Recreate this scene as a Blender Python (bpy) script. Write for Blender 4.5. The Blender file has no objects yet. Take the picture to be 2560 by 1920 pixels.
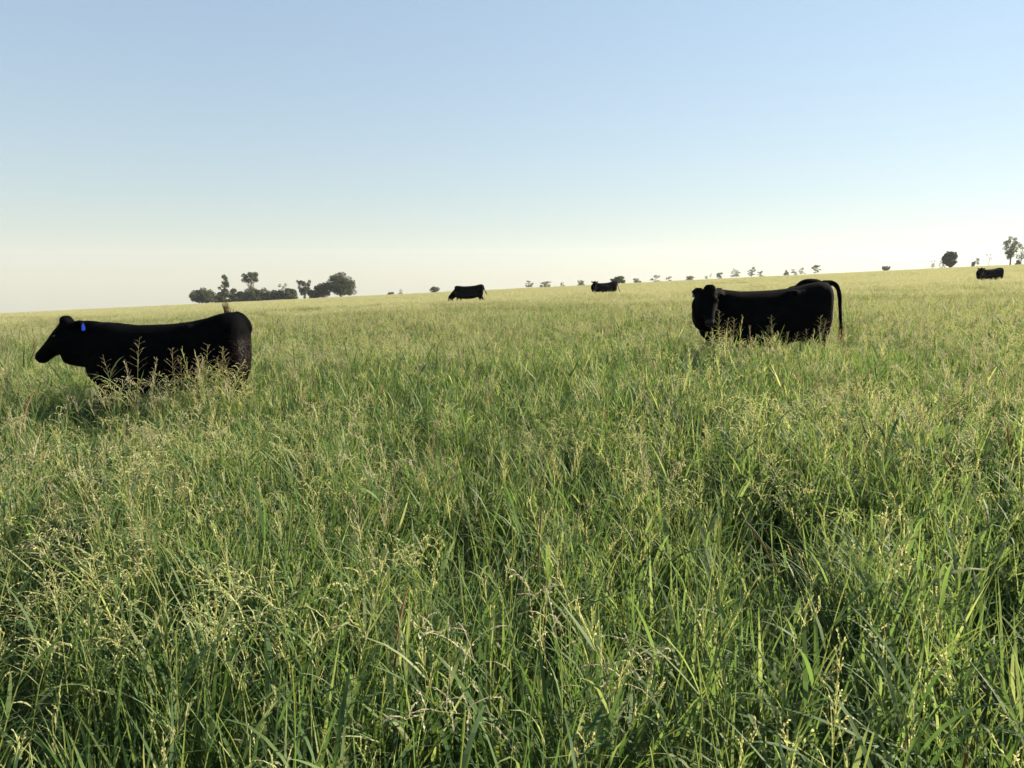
import bpy, math, random
import numpy as np
from mathutils import Vector, Matrix, noise as mnoise

# ------------------------------------------------------------------ camera, sky, sun
scene = bpy.context.scene
COL = scene.collection
EYE = 1.52                    # eye height over the ground at the photographer's feet
F_PX = 1850.0                 # focal length in photo pixels (photo is 2560 wide)
PITCH = math.atan(260.0 / F_PX)
cam_d = bpy.data.cameras.new('camera')
cam_d.sensor_width = 36.0
cam_d.lens = 36.0 * F_PX / 2560.0
cam_d.clip_start = 0.05
cam_d.clip_end = 20000.0
cam = bpy.data.objects.new('camera', cam_d)
cam.location = (0, 0, EYE)
cam.rotation_euler = (math.pi / 2 - PITCH, 0, 0)
COL.objects.link(cam)
scene.camera = cam

SUN_EL = math.radians(26.0)
SUN_AZ = math.radians(66.0)   # clockwise from the viewing direction (+Y) towards +X
world = bpy.data.worlds.new('World')
scene.world = world
world.use_nodes = True
wt = world.node_tree
wt.nodes.clear()
w_out = wt.nodes.new('ShaderNodeOutputWorld')
w_bg = wt.nodes.new('ShaderNodeBackground')
w_sky = wt.nodes.new('ShaderNodeTexSky')
w_sky.sky_type = 'NISHITA'
w_sky.sun_disc = False
w_sky.sun_elevation = SUN_EL
w_sky.sun_rotation = SUN_AZ
w_sky.altitude = 200.0
w_sky.air_density = 1.67
w_sky.dust_density = 0.0
w_sky.ozone_density = 0.9
w_bg.inputs['Strength'].default_value = 0.083
w_hsv = wt.nodes.new('ShaderNodeHueSaturation')      # air of a slightly milky evening
w_hsv.inputs['Saturation'].default_value = 0.97
w_mul = wt.nodes.new('ShaderNodeMix'); w_mul.data_type = 'RGBA'; w_mul.blend_type = 'MULTIPLY'
w_mul.inputs[0].default_value = 1.0; w_mul.inputs[7].default_value = (0.845, 1.0, 1.225, 1)
w_gam = wt.nodes.new('ShaderNodeGamma'); w_gam.inputs['Gamma'].default_value = 0.5
wt.links.new(w_sky.outputs[0], w_hsv.inputs['Color'])
wt.links.new(w_hsv.outputs[0], w_gam.inputs['Color'])
wt.links.new(w_gam.outputs[0], w_mul.inputs[6])
wt.links.new(w_mul.outputs[2], w_bg.inputs['Color'])
wt.links.new(w_bg.outputs[0], w_out.inputs['Surface'])

sun_d = bpy.data.lights.new('sun', 'SUN')
sun_d.energy = 5.0
sun_d.angle = math.radians(0.5)
sun_d.color = (1.0, 0.90, 0.68)
sun = bpy.data.objects.new('sun', sun_d)
sdir = Vector((math.sin(SUN_AZ) * math.cos(SUN_EL), math.cos(SUN_AZ) * math.cos(SUN_EL), math.sin(SUN_EL)))
sun.rotation_euler = sdir.to_track_quat('Z', 'Y').to_euler()
sun.location = (40, 30, 30)
COL.objects.link(sun)

scene.view_settings.view_transform = 'Standard'
scene.view_settings.look = 'None'
scene.view_settings.gamma = 1.0
scene.view_settings.exposure = 1.80
scene.cycles.max_bounces = 6
scene.cycles.diffuse_bounces = 2
scene.cycles.glossy_bounces = 2
scene.cycles.transmission_bounces = 4
scene.cycles.transparent_max_bounces = 4
scene.cycles.volume_bounces = 0

rng = np.random.default_rng(7)
random.seed(7)

# ------------------------------------------------------------------ terrain function
def sstep(a, b, t):
    t = np.clip((t - a) / (b - a), 0, 1)
    return t * t * (3 - 2 * t)

def ground_z(x, y):
    x = np.asarray(x, dtype=float); y = np.asarray(y, dtype=float)
    s = 0.030 + 0.0177 * sstep(20, 95, y)
    k, y0, y1 = 0.0001, 60.0, 122.0
    f = np.where(y < y0, 0.0, np.where(y < y1, -k * (y - y0) ** 2, -k * (y1 - y0) ** 2 - 0.0124 * (y - y1)))
    f = np.where(y > 300, f + 0.0007 * (y - 300), f)
    w = sstep(4, 14, np.hypot(x, y)) * (1 - sstep(300, 900, np.hypot(x, y)))
    und = 0.035 * np.sin(x * 0.31 + 1.3) * np.cos(y * 0.23) + 0.05 * np.sin(x * 0.11 + y * 0.07) * (1 - sstep(40, 80, y))
    return s * x + f + und * w

def gz(x, y):
    return float(ground_z(x, y))

def at(px, py, d):
    """photo pixel at forward distance d -> world point"""
    u = (px - 1280.0) / F_PX; v = (960.0 - py) / F_PX
    dy = math.cos(PITCH) + v * math.sin(PITCH)
    dz = -math.sin(PITCH) + v * math.cos(PITCH)
    t = d / dy
    return Vector((u * t, d, EYE + dz * t))

# ------------------------------------------------------------------ materials
def mat_new(name):
    m = bpy.data.materials.new(name)
    m.use_nodes = True
    m.node_tree.nodes.clear()
    return m, m.node_tree

def leaf_mat(name, cols, rough=0.6, trans=0.45, patch=None, spec=0.13, tcol=None):
    """thin leaf: colour varies by instance, by position and from leaf to leaf"""
    m, t = mat_new(name)
    N, L = t.nodes, t.links
    out = N.new('ShaderNodeOutputMaterial')
    info = N.new('ShaderNodeObjectInfo')
    geo = N.new('ShaderNodeNewGeometry')
    ramp = N.new('ShaderNodeValToRGB')
    el = ramp.color_ramp.elements
    el[0].position = 0.0; el[0].color = (*cols[0], 1)
    el[1].position = 1.0; el[1].color = (*cols[-1], 1)
    for i, c in enumerate(cols[1:-1]):
        e = el.new((i + 1) / (len(cols) - 1)); e.color = (*c, 1)
    add = N.new('ShaderNodeMath'); add.operation = 'ADD'
    fr = N.new('ShaderNodeMath'); fr.operation = 'FRACT'
    mr = N.new('ShaderNodeMath'); mr.operation = 'MULTIPLY'; mr.inputs[1].default_value = 7.31
    L.new(info.outputs['Random'], mr.inputs[0])
    L.new(mr.outputs[0], add.inputs[0])
    L.new(geo.outputs['Random Per Island'], add.inputs[1])
    L.new(add.outputs[0], fr.inputs[0])
    L.new(fr.outputs[0], ramp.inputs[0])
    col = ramp.outputs[0]
    if patch is not None:
        nz = N.new('ShaderNodeTexNoise'); nz.inputs['Scale'].default_value = 0.32; nz.inputs['Detail'].default_value = 3.0
        mp = N.new('ShaderNodeMapRange'); mp.inputs[1].default_value = 0.42; mp.inputs[2].default_value = 0.62
        mp.inputs[4].default_value = 0.75
        mx = N.new('ShaderNodeMix'); mx.data_type = 'RGBA'
        L.new(geo.outputs['Position'], nz.inputs['Vector'])
        L.new(nz.outputs[0], mp.inputs[0]); L.new(mp.outputs[0], mx.inputs[0])
        L.new(col, mx.inputs[6]); mx.inputs[7].default_value = (*patch, 1)
        col = mx.outputs[2]
    pr = N.new('ShaderNodeBsdfPrincipled')
    pr.inputs['Roughness'].default_value = rough
    pr.inputs['Specular IOR Level'].default_value = spec
    L.new(col, pr.inputs['Base Color'])
    tr = N.new('ShaderNodeBsdfTranslucent')
    tm = N.new('ShaderNodeMix'); tm.data_type = 'RGBA'; tm.blend_type = 'MULTIPLY'; tm.inputs[0].default_value = 1.0
    L.new(col, tm.inputs[6]); tm.inputs[7].default_value = (*(tcol or (1.5, 1.55, 0.9)), 1)
    L.new(tm.outputs[2], tr.inputs['Color'])
    mix = N.new('ShaderNodeMixShader'); mix.inputs[0].default_value = trans
    L.new(pr.outputs[0], mix.inputs[1]); L.new(tr.outputs[0], mix.inputs[2])
    L.new(mix.outputs[0], out.inputs['Surface'])
    return m

M_BLADE = leaf_mat('green_leaf_blade', [(0.030, 0.066, 0.026), (0.080, 0.136, 0.036), (0.034, 0.070, 0.038), (0.125, 0.180, 0.058), (0.34, 0.34, 0.20), (0.060, 0.118, 0.046), (0.028, 0.060, 0.031), (0.16, 0.205, 0.065)], patch=(0.105, 0.150, 0.062))
M_STEM = leaf_mat('pale_stem', [(0.20, 0.24, 0.08), (0.30, 0.32, 0.13), (0.22, 0.28, 0.08), (0.34, 0.34, 0.17)], trans=0.25, rough=0.4)
M_SEED = leaf_mat('straw_seed', [(0.38, 0.39, 0.18), (0.48, 0.47, 0.26), (0.32, 0.35, 0.15), (0.40, 0.35, 0.21)], trans=0.45, rough=0.6, spec=0.2, tcol=(1.2, 1.15, 0.9))
M_DRY = leaf_mat('dry_seed', [(0.24, 0.20, 0.13), (0.32, 0.27, 0.17), (0.19, 0.15, 0.10)], trans=0.35, rough=0.6, spec=0.2, tcol=(1.2, 1.1, 0.9))
M_BROAD = leaf_mat('broad_blade', [(0.055, 0.105, 0.036), (0.085, 0.140, 0.045), (0.10, 0.140, 0.060)], trans=0.4, rough=0.55, spec=0.2, tcol=(1.35, 1.4, 0.9))
M_RED = leaf_mat('russet_spike', [(0.22, 0.10, 0.05), (0.28, 0.15, 0.08), (0.17, 0.08, 0.04)], trans=0.3, rough=0.6, tcol=(1.2, 1.0, 0.8))
M_TAN = leaf_mat('tan_seed', [(0.44, 0.40, 0.27), (0.41, 0.35, 0.26), (0.49, 0.45, 0.30), (0.37, 0.35, 0.22)], trans=0.4, rough=0.6, spec=0.2, tcol=(1.1, 1.05, 0.95))
GRASS_MATS = [M_BLADE, M_STEM, M_SEED, M_DRY, M_BROAD, M_RED, M_TAN]

def ground_mat():
    m, t = mat_new('soil_and_litter')
    N, L = t.nodes, t.links
    out = N.new('ShaderNodeOutputMaterial'); pr = N.new('ShaderNodeBsdfPrincipled')
    pr.inputs['Roughness'].default_value = 0.95
    pr.inputs['Specular IOR Level'].default_value = 0.1
    geo = N.new('ShaderNodeNewGeometry')
    n1 = N.new('ShaderNodeTexNoise'); n1.inputs['Scale'].default_value = 3.0; n1.inputs['Detail'].default_value = 8.0
    n2 = N.new('ShaderNodeTexNoise'); n2.inputs['Scale'].default_value = 0.08; n2.inputs['Detail'].default_value = 5.0
    r1 = N.new('ShaderNodeValToRGB')
    r1.color_ramp.elements[0].position = 0.3; r1.color_ramp.elements[0].color = (0.055, 0.065, 0.025, 1)
    r1.color_ramp.elements[1].position = 0.7; r1.color_ramp.elements[1].color = (0.13, 0.135, 0.05, 1)
    r2 = N.new('ShaderNodeValToRGB')
    r2.color_ramp.elements[0].position = 0.35; r2.color_ramp.elements[0].color = (0.10, 0.12, 0.045, 1)
    r2.color_ramp.elements[1].position = 0.65; r2.color_ramp.elements[1].color = (0.17, 0.16, 0.075, 1)
    mx = N.new('ShaderNodeMix'); mx.data_type = 'RGBA'; mx.inputs[0].default_value = 0.5
    L.new(geo.outputs['Position'], n1.inputs['Vector']); L.new(geo.outputs['Position'], n2.inputs['Vector'])
    L.new(n1.outputs[0], r1.inputs[0]); L.new(n2.outputs[0], r2.inputs[0])
    L.new(r1.outputs[0], mx.inputs[6]); L.new(r2.outputs[0], mx.inputs[7])
    L.new(mx.outputs[2], pr.inputs['Base Color'])
    bp = N.new('ShaderNodeBump'); bp.inputs['Strength'].default_value = 0.6
    L.new(n1.outputs[0], bp.inputs['Height']); L.new(bp.outputs[0], pr.inputs['Normal'])
    L.new(pr.outputs[0], out.inputs['Surface'])
    return m

def simple_mat(name, col, rough=0.6, spec=0.4, vary=0.25, scale=20.0, sheen=0.0, sheen_col=(1, 1, 1), bump=0.0):
    m, t = mat_new(name)
    N, L = t.nodes, t.links
    out = N.new('ShaderNodeOutputMaterial'); pr = N.new('ShaderNodeBsdfPrincipled')
    pr.inputs['Roughness'].default_value = rough
    pr.inputs['Specular IOR Level'].default_value = spec
    pr.inputs['Sheen Weight'].default_value = sheen
    pr.inputs['Sheen Tint'].default_value = (*sheen_col, 1)
    tc = N.new('ShaderNodeTexCoord')
    nz = N.new('ShaderNodeTexNoise'); nz.inputs['Scale'].default_value = scale; nz.inputs['Detail'].default_value = 6.0
    L.new(tc.outputs['Object'], nz.inputs['Vector'])
    r = N.new('ShaderNodeValToRGB')
    r.color_ramp.elements[0].position = 0.3
    r.color_ramp.elements[0].color = (*[c * (1 - vary) for c in col], 1)
    r.color_ramp.elements[1].position = 0.7
    r.color_ramp.elements[1].color = (*[c * (1 + vary) for c in col], 1)
    L.new(nz.outputs[0], r.inputs[0]); L.new(r.outputs[0], pr.inputs['Base Color'])
    if bump:
        bp = N.new('ShaderNodeBump'); bp.inputs['Strength'].default_value = bump; bp.inputs['Distance'].default_value = 0.02
        L.new(nz.outputs[0], bp.inputs['Height']); L.new(bp.outputs[0], pr.inputs['Normal'])
    L.new(pr.outputs[0], out.inputs['Surface'])
    return m

M_GROUND = ground_mat()
M_HIDE = simple_mat('black_hide', (0.0014, 0.0016, 0.0020), rough=0.85, spec=0.02, vary=0.4, scale=9.0, sheen=0.0, sheen_col=(0.5, 0.35, 0.25), bump=0.2)
M_NOSE = simple_mat('wet_black_skin', (0.005, 0.005, 0.006), rough=0.5, spec=0.2)
M_HAIR = leaf_mat('dark_brown_hair', [(0.0016, 0.0013, 0.0012), (0.005, 0.0030, 0.002), (0.0025, 0.0018, 0.0015)], trans=0.2, rough=0.6, spec=0.08, tcol=(2.2, 1.6, 1.1))
M_SWITCH_RIM = leaf_mat('reddish_tail_and_sunlit_rim_hair', [(0.045, 0.022, 0.012), (0.09, 0.05, 0.03), (0.03, 0.018, 0.012)], trans=0.35, rough=0.5, spec=0.3, tcol=(1.6, 1.3, 1.0))  # tail switch colour, also used for the painted sunlit edge of the hindquarters
M_EYE = simple_mat('dark_eye', (0.01, 0.008, 0.007), rough=0.08, spec=0.6)
M_TAG = simple_mat('blue_ear_tag', (0.004, 0.016, 0.15), rough=0.8, spec=0.03, vary=0.08)
M_TAG2 = simple_mat('dull_blue_ear_tag', (0.06, 0.12, 0.24), rough=0.4, spec=0.4, vary=0.08)
M_BARK = simple_mat('grey_bark', (0.16, 0.14, 0.12), rough=0.9, spec=0.1, vary=0.35, scale=4.0, bump=0.5)
M_PALEBARK = simple_mat('pale_bark', (0.34, 0.31, 0.27), rough=0.9, spec=0.1, vary=0.3, scale=3.0, bump=0.4)
M_CROWN = leaf_mat('dull_green_foliage', [(0.035, 0.050, 0.024), (0.055, 0.070, 0.032), (0.045, 0.055, 0.030), (0.080, 0.085, 0.040)], trans=0.2, tcol=(1.3, 1.3, 0.8), rough=0.5)
M_CROWN2 = leaf_mat('olive_foliage', [(0.060, 0.080, 0.032), (0.085, 0.105, 0.038), (0.065, 0.080, 0.040)], trans=0.3, tcol=(1.4, 1.4, 0.8), rough=0.5)
M_CROWN3 = leaf_mat('pale_hazed_foliage', [(0.15, 0.17, 0.12), (0.19, 0.205, 0.14), (0.13, 0.15, 0.11)], trans=0.35, tcol=(1.2, 1.2, 0.9), rough=0.5)  # pale grey-green crowns, lightened further so distance haze sits in the colour

# ------------------------------------------------------------------ mesh helpers
class MB:
    def __init__(self):
        self.v = []; self.f = []; self.m = []
    def ribbon(self, pts, widths, side, mat, side2=None):
        """flat strip through pts, widths full width; side unit vector(s)"""
        b = len(self.v); n = len(pts)
        for i, p in enumerate(pts):
            s = side if side2 is None else side.lerp(side2, i / (n - 1)).normalized()
            h = s * (widths[i] * 0.5)
            if i == n - 1 and widths[i] < 1e-5:
                self.v.append(tuple(p))
            else:
                self.v.append(tuple(p - h)); self.v.append(tuple(p + h))
        for i in range(n - 1):
            a = b + 2 * i
            if i == n - 2 and widths[-1] < 1e-5:
                self.f.append((a, a + 1, a + 2))
            else:
                self.f.append((a, a + 1, a + 3, a + 2))
            self.m.append(mat)
    def tube(self, pts, radii, mat, seg=6, cap=True):
        b = len(self.v); n = len(pts)
        for i, p in enumerate(pts):
            d = (pts[min(i + 1, n - 1)] - pts[max(i - 1, 0)]).normalized()
            a = Vector((0, 0, 1)) if abs(d.z) < 0.9 else Vector((1, 0, 0))
            u = d.cross(a).normalized(); w = d.cross(u)
            for k in range(seg):
                th = 2 * math.pi * k / seg
                self.v.append(tuple(p + (u * math.cos(th) + w * math.sin(th)) * radii[i]))
        for i in range(n - 1):
            for k in range(seg):
                k2 = (k + 1) % seg
                self.f.append((b + i * seg + k, b + i * seg + k2, b + (i + 1) * seg + k2, b + (i + 1) * seg + k)); self.m.append(mat)
        if cap:
            self.f.append(tuple(b + k for k in range(seg))[::-1]); self.m.append(mat)
            self.f.append(tuple(b + (n - 1) * seg + k for k in range(seg))); self.m.append(mat)
    def quad(self, c, u, w, mat):
        b = len(self.v)
        self.v += [tuple(c - u), tuple(c - w), tuple(c + u), tuple(c + w)]
        self.f.append((b, b + 1, b + 2, b + 3)); self.m.append(mat)
    def tri(self, a, b_, c, mat):
        b = len(self.v)
        self.v += [tuple(a), tuple(b_), tuple(c)]
        self.f.append((b, b + 1, b + 2)); self.m.append(mat)
    def mesh(self, name, mats, smooth=False):
        me = bpy.data.meshes.new(name)
        me.from_pydata(self.v, [], self.f)
        for m in mats: me.materials.append(m)
        me.polygons.foreach_set('material_index', self.m)
        if smooth: me.polygons.foreach_set('use_smooth', [True] * len(self.f))
        me.update()
        return me

def link(name, me, parent=None, mw=None):
    o = bpy.data.objects.new(name, me)
    COL.objects.link(o)
    if parent is not None: o.parent = parent
    if mw is not None: o.matrix_local = mw
    return o

def thing(name, label, cat, loc, rz=0.0, group=None, scale=1.0):
    o = bpy.data.objects.new(name, None); COL.objects.link(o)
    o.empty_display_size = 0.3
    o.location = loc; o.rotation_euler = (0, 0, rz); o.scale = (scale,) * 3
    o['label'] = label; o['category'] = cat
    if group: o['group'] = group
    return o

# ------------------------------------------------------------------ ground
def build_ground():
    ys = np.concatenate([np.linspace(-60, 0, 13), np.linspace(2, 60, 30), np.linspace(64, 200, 35), np.linspace(220, 1000, 27), np.linspace(1150, 2500, 8)])
    xr = np.concatenate([np.linspace(0, 40, 27), np.linspace(44, 150, 22), np.linspace(175, 900, 20), np.linspace(1000, 1600, 5)])
    xs = np.concatenate([-xr[::-1][:-1], xr])
    X, Y = np.meshgrid(xs, ys)
    Z = ground_z(X, Y)
    v = np.stack([X.ravel(), Y.ravel(), Z.ravel()], 1)
    nx, ny = len(xs), len(ys)
    f = [(j * nx + i, j * nx + i + 1, (j + 1) * nx + i + 1, (j + 1) * nx + i) for j in range(ny - 1) for i in range(nx - 1)]
    me = bpy.data.meshes.new('ground')
    me.from_pydata(v.tolist(), [], f)
    me.polygons.foreach_set('use_smooth', [True] * len(f))
    me.materials.append(M_GROUND)
    o = link('ground', me)
    o['kind'] = 'structure'
    return o
build_ground()

# ------------------------------------------------------------------ grass prototypes
R = random.Random(11)
def u(a, b): return R.uniform(a, b)

def curve(base, az, lean, bend, length, n, power=1.6, wob=0.0):
    pts = [base.copy()]; p = base.copy(); h = Vector((math.cos(az), math.sin(az), 0))
    for i in range(n):
        t = (i + 0.5) / n
        th = lean + bend * t ** power
        p = p + (h * math.sin(th) + Vector((0, 0, 1)) * math.cos(th)) * (length / n)
        if wob: p = p + Vector((u(-wob, wob), u(-wob, wob), 0))
        pts.append(p.copy())
    return pts

def blade(mb, base, length, width, n=5, lean=None, bend=None, mat=0, az=None, fold=False):
    az = u(0, 2 * math.pi) if az is None else az
    lean = u(0.03, 0.35) if lean is None else lean
    bend = u(0.1, 1.1) ** 1.4 if bend is None else bend
    pts = curve(base, az, lean, bend, length, n)
    tw = u(-0.5, 0.5)
    s0 = Vector((-math.sin(az + tw), math.cos(az + tw), u(-.2, .2))).normalized()
    tw2 = tw + u(-0.9, 0.9)
    s1 = Vector((-math.sin(az + tw2), math.cos(az + tw2), u(-.4, .4))).normalized()
    ws = []
    for i in range(n + 1):
        t = i / n
        ws.append(width * (0.55 + 0.45 * min(1, t * 4)) * (1 - t ** 2.2) if i < n else 0.0)
    mb.ribbon(pts, ws, s0, mat, s1)
    return pts

def spikelets(mb, pts, n, size, mat):
    L_ = len(pts) - 1
    for k in range(n):
        t = (k + u(0, 1)) / n * L_
        i = min(int(t), L_ - 1); c = pts[i].lerp(pts[i + 1], t - i)
        d = (pts[i + 1] - pts[i]).normalized() + Vector((u(-.4, .4), u(-.4, .4), u(-.5, .2)))
        d.normalize()
        q = d.cross(Vector((u(-1, 1), u(-1, 1), u(-1, 1)))).normalized()
        s = size * u(0.7, 1.3)
        mb.quad(c + d * s * .8, d * s, q * s * 0.42, mat)

def culm(mb, base, height, lean=None, kind='open', mat=2, az=None, w=0.0034, leaves=2, rich=1.0):
    az = u(0, 2 * math.pi) if az is None else az
    lean = u(0.0, 0.22) if lean is None else lean
    droop = {'open': u(0.5, 1.8), 'narrow': u(0.1, 0.9), 'spread': u(0.0, 0.35), 'fox': u(0.1, 0.7), 'long': u(0.3, 2.2)}[kind]
    n = 9
    pts = curve(base, az, lean, droop, height, n, power=3.2, wob=0.002)
    ws = [w * (1.1 - 0.6 * i / n) for i in range(n + 1)]
    s = Vector((-math.sin(az), math.cos(az), 0)); s2 = Vector((math.cos(az), math.sin(az), 0))
    mb.ribbon(pts, ws, s, 1); mb.ribbon(pts, ws, s2, 1)
    for k in range(leaves):
        i = R.randint(2, 7)
        blade(mb, pts[i], u(0.10, 0.30), u(0.007, 0.014), n=5, lean=u(0.2, 0.9), bend=u(0.1, 1.9), mat=0)
    def frac(t):
        t = t * n; i = min(int(t), n - 1); return pts[i].lerp(pts[i + 1], t - i)
    if kind in ('open', 'narrow', 'spread'):
        nb = int({'open': 13, 'narrow': 13, 'spread': 11}[kind] * rich)
        t0 = {'open': 0.70, 'narrow': 0.72, 'spread': 0.72}[kind]
        for k in range(nb):
            t = t0 + (1 - t0) * (k + u(0, .8)) / nb
            b = frac(min(t, .999)); g = (1 - (t - t0) / (1 - t0))
            a2 = k * 2.4 + u(-.4, .4)
            if kind == 'open':
                L_ = (0.045 + 0.12 * g) * u(.7, 1.2); bp = curve(b, a2, u(.3, .8), u(1.0, 2.3), L_, 4, power=1.2)
                ns = 13
            elif kind == 'narrow':
                L_ = (0.03 + 0.06 * g) * u(.7, 1.2); bp = curve(b, a2, u(.1, .4), u(0, .6), L_, 3)
                ns = 8
            else:
                L_ = (0.03 + 0.10 * g) * u(.8, 1.15); bp = curve(b, a2, u(.7, 1.05), u(-.1, .4), L_, 3)
                ns = 9
            sd = Vector((-math.sin(a2), math.cos(a2), 0))
            mb.ribbon(bp, [w * .75] * (len(bp) - 1) + [0.0], sd, mat)
            spikelets(mb, bp, ns, 0.0050 if kind == 'open' else 0.0046, mat)
        if rich: spikelets(mb, [frac(.93), pts[-1]], 8, 0.0045, mat)
    elif kind == 'fox':
        c0, c1 = frac(.84), pts[-1]
        m = [c0.lerp(frac(.92), .0), frac(.88), frac(.92), frac(.96), c1]
        mb.tube(m, [.003, .0055, .006, .005, .002], 5, seg=5)
        for k in range(110):
            t = u(.84, 1); c = frac(min(t, .999)); d = Vector((u(-1, 1), u(-1, 1), u(0, 1.2))).normalized()
            q = d.cross(Vector((u(-1, 1), u(-1, 1), u(-1, 1)))).normalized() * .0012
            mb.tri(c - q, c + q, c + d * u(.008, .014), 5)
    else:
        m = [frac(t) for t in (.66, .72, .79, .86, .93, .999)]
        mb.tube(m, [.0025, .0040, .0042, .0042, .0036, .0015], 5, seg=5)
        for k in range(130):
            t = u(.67, .99); c = frac(t); d = Vector((u(-1, 1), u(-1, 1), u(-.2, 1.2))).normalized()
            q = d.cross(Vector((u(-1, 1), u(-1, 1), u(-1, 1)))).normalized() * .0012
            mb.tri(c - q, c + q, c + d * u(.004, .008), 5)
    return pts

def disc(r):
    a = u(0, 2 * math.pi); q = r * math.sqrt(u(0, 1)); return Vector((q * math.cos(a), q * math.sin(a), 0))

PROTO = []      # objects kept out of the scene, only their meshes are scattered
IDX = {}
def reg(kind, mb):
    me = mb.mesh('grass_' + kind, GRASS_MATS)
    o = bpy.data.objects.new('grass_' + kind, me)
    IDX.setdefault(kind, []).append(len(PROTO)); PROTO.append(o)

for k in range(7):                                   # leafy tufts
    mb = MB()
    for i in range(44):
        L_ = u(0.30, 0.72) * (0.8 if k % 3 == 0 else 1)
        blade(mb, disc(0.15), L_ * .88, u(0.006, 0.014), n=5, lean=u(.02, .28), bend=u(0, .95) ** 1.6)
    for i in range(4):
        culm(mb, disc(0.1), u(0.4, 0.6), kind='narrow', mat=2, leaves=6, rich=.5 if i == 0 else 0.0)
    reg('leafy', mb)
for k in range(6):                                   # coarse tufts
    mb = MB()
    for i in range(20):
        blade(mb, disc(0.13), u(.35, .68), u(0.009, 0.019), n=7, lean=u(.02, .28), bend=u(0, 1.0) ** 1.7)
    for i in range(5):
        culm(mb, disc(0.12), u(0.5, 0.75), kind='narrow', mat=2, leaves=6, rich=0.0 if i else .6, w=.0048)
    reg('coarse', mb)
for k in range(4):                                   # short undergrowth
    mb = MB()
    for i in range(40):
        blade(mb, disc(0.16), u(0.12, 0.32), u(0.004, 0.010), n=4, lean=u(.1, .9), bend=u(0, 1.4))
    reg('under', mb)
kinds = ['open', 'open', 'open', 'narrow', 'narrow', 'open', 'narrow', 'narrow', 'open', 'narrow']
for k, kd in enumerate(kinds):                        # flowering stems
    mb = MB()
    for i in range(R.choice((2, 3, 4))):
        culm(mb, disc(0.10), u(0.58, 0.86), kind=kd, mat=(2, 2, 6, 2, 6, 2, 3, 6, 2, 2)[k], leaves=R.choice((4, 5, 6)))
    for i in range(7):
        blade(mb, disc(0.08), u(0.3, 0.6), u(0.004, 0.009), n=5)
    reg('flower', mb)
for k in range(5):                                   # tall dry heads
    mb = MB()
    culm(mb, Vector((0, 0, 0)), u(0.92, 1.02), lean=u(0, .1), kind='spread', mat=3, leaves=3, rich=1.3, w=0.0036)
    if k % 2: culm(mb, Vector((.05, .02, 0)), u(0.8, 0.95), lean=u(0, .1), kind='spread', mat=3, leaves=3, rich=1.2, w=0.0036)
    for i in range(4):
        blade(mb, disc(0.06), u(0.4, 0.7), u(0.006, 0.010), n=5)
    reg('tall', mb)
for k in range(5):                                   # broad leaved forage plants
    mb = MB()
    top = u(.35, .6)
    pts = curve(Vector((0, 0, 0)), u(0, 6.28), u(0, .2), u(0, .3), top, 5)
    mb.tube(pts, [.004, .004, .0035, .003, .003, .002], 1, seg=5)
    for i in range(6):
        b = pts[min(5, 1 + i)]
        Lb = u(.20, .42)
        blade(mb, b, Lb, u(.010, .019), n=8, lean=u(.1, .6), bend=u(.4, 2.4), mat=4)
    reg('broad', mb)
for k in range(5):                                   # stems pushed over, leaves at all angles
    mb = MB()
    for i in range(3):
        culm(mb, disc(.1), u(.55, .8), lean=u(.3, .85), kind='narrow', mat=2, leaves=5, rich=.45 if i == 0 else 0.0)
    for i in range(9):
        blade(mb, disc(.1) + Vector((0, 0, u(.15, .42))), u(.16, .38), u(.008, .016), n=6, lean=u(.5, 1.5), bend=u(-.3, 1.6))
    reg('cross', mb)
for k in range(3):
    mb = MB()
    for i in range(3): culm(mb, disc(.12), u(.5, .75), kind='fox', leaves=2)
    for i in range(6): blade(mb, disc(.1), u(.3, .5), u(.004, .008))
    reg('fox', mb)
for k in range(2):
    mb = MB(); culm(mb, Vector((0, 0, 0)), u(.75, .9), kind='long', leaves=2)
    reg('long', mb)
for k in range(5):                                   # wide patches for the far field
    mb = MB()
    for i in range(300):
        p = Vector((u(-.9, .9), u(-.9, .9), 0))
        blade(mb, p, u(0.22, 0.50), u(0.010, 0.020), n=2, lean=u(0, .3), bend=u(0, .8))
    for i in range(190):
        p = Vector((u(-.9, .9), u(-.9, .9), 0)); hh = u(.38, .62)
        az = u(0, 6.28)
        pts = curve(p, az, u(0, .15), u(.1, .8), hh, 3, power=2.5)
        mb.ribbon(pts, [.006, .006, .005, .004], Vector((-math.sin(az), math.cos(az), 0)), 1)
        for j in range(10):
            t = u(-.2, 1); c = pts[2].lerp(pts[3], t) + disc(.05)
            d = Vector((u(-1, 1), u(-1, 1), u(-.6, .6))).normalized(); q = d.cross(Vector((u(-1, 1), u(-1, 1), u(-1, 1)))).normalized()
            mb.quad(c, d * .020, q * .008, 2 if R.random() < .35 else 6)
    reg('patch', mb)

# ------------------------------------------------------------------ grass scatter
def vnoise(x, y, s, seed):
    g = np.random.default_rng(seed).random((64, 64))
    xs, ys = x / s, y / s
    xi, yi = np.floor(xs).astype(int), np.floor(ys).astype(int)
    fx, fy = xs - xi, ys - yi
    fx = fx * fx * (3 - 2 * fx); fy = fy * fy * (3 - 2 * fy)
    a = g[xi % 64, yi % 64]; b = g[(xi + 1) % 64, yi % 64]; c = g[xi % 64, (yi + 1) % 64]; d = g[(xi + 1) % 64, (yi + 1) % 64]
    return a * (1 - fx) * (1 - fy) + b * fx * (1 - fy) + c * (1 - fx) * fy + d * fx * fy

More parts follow.
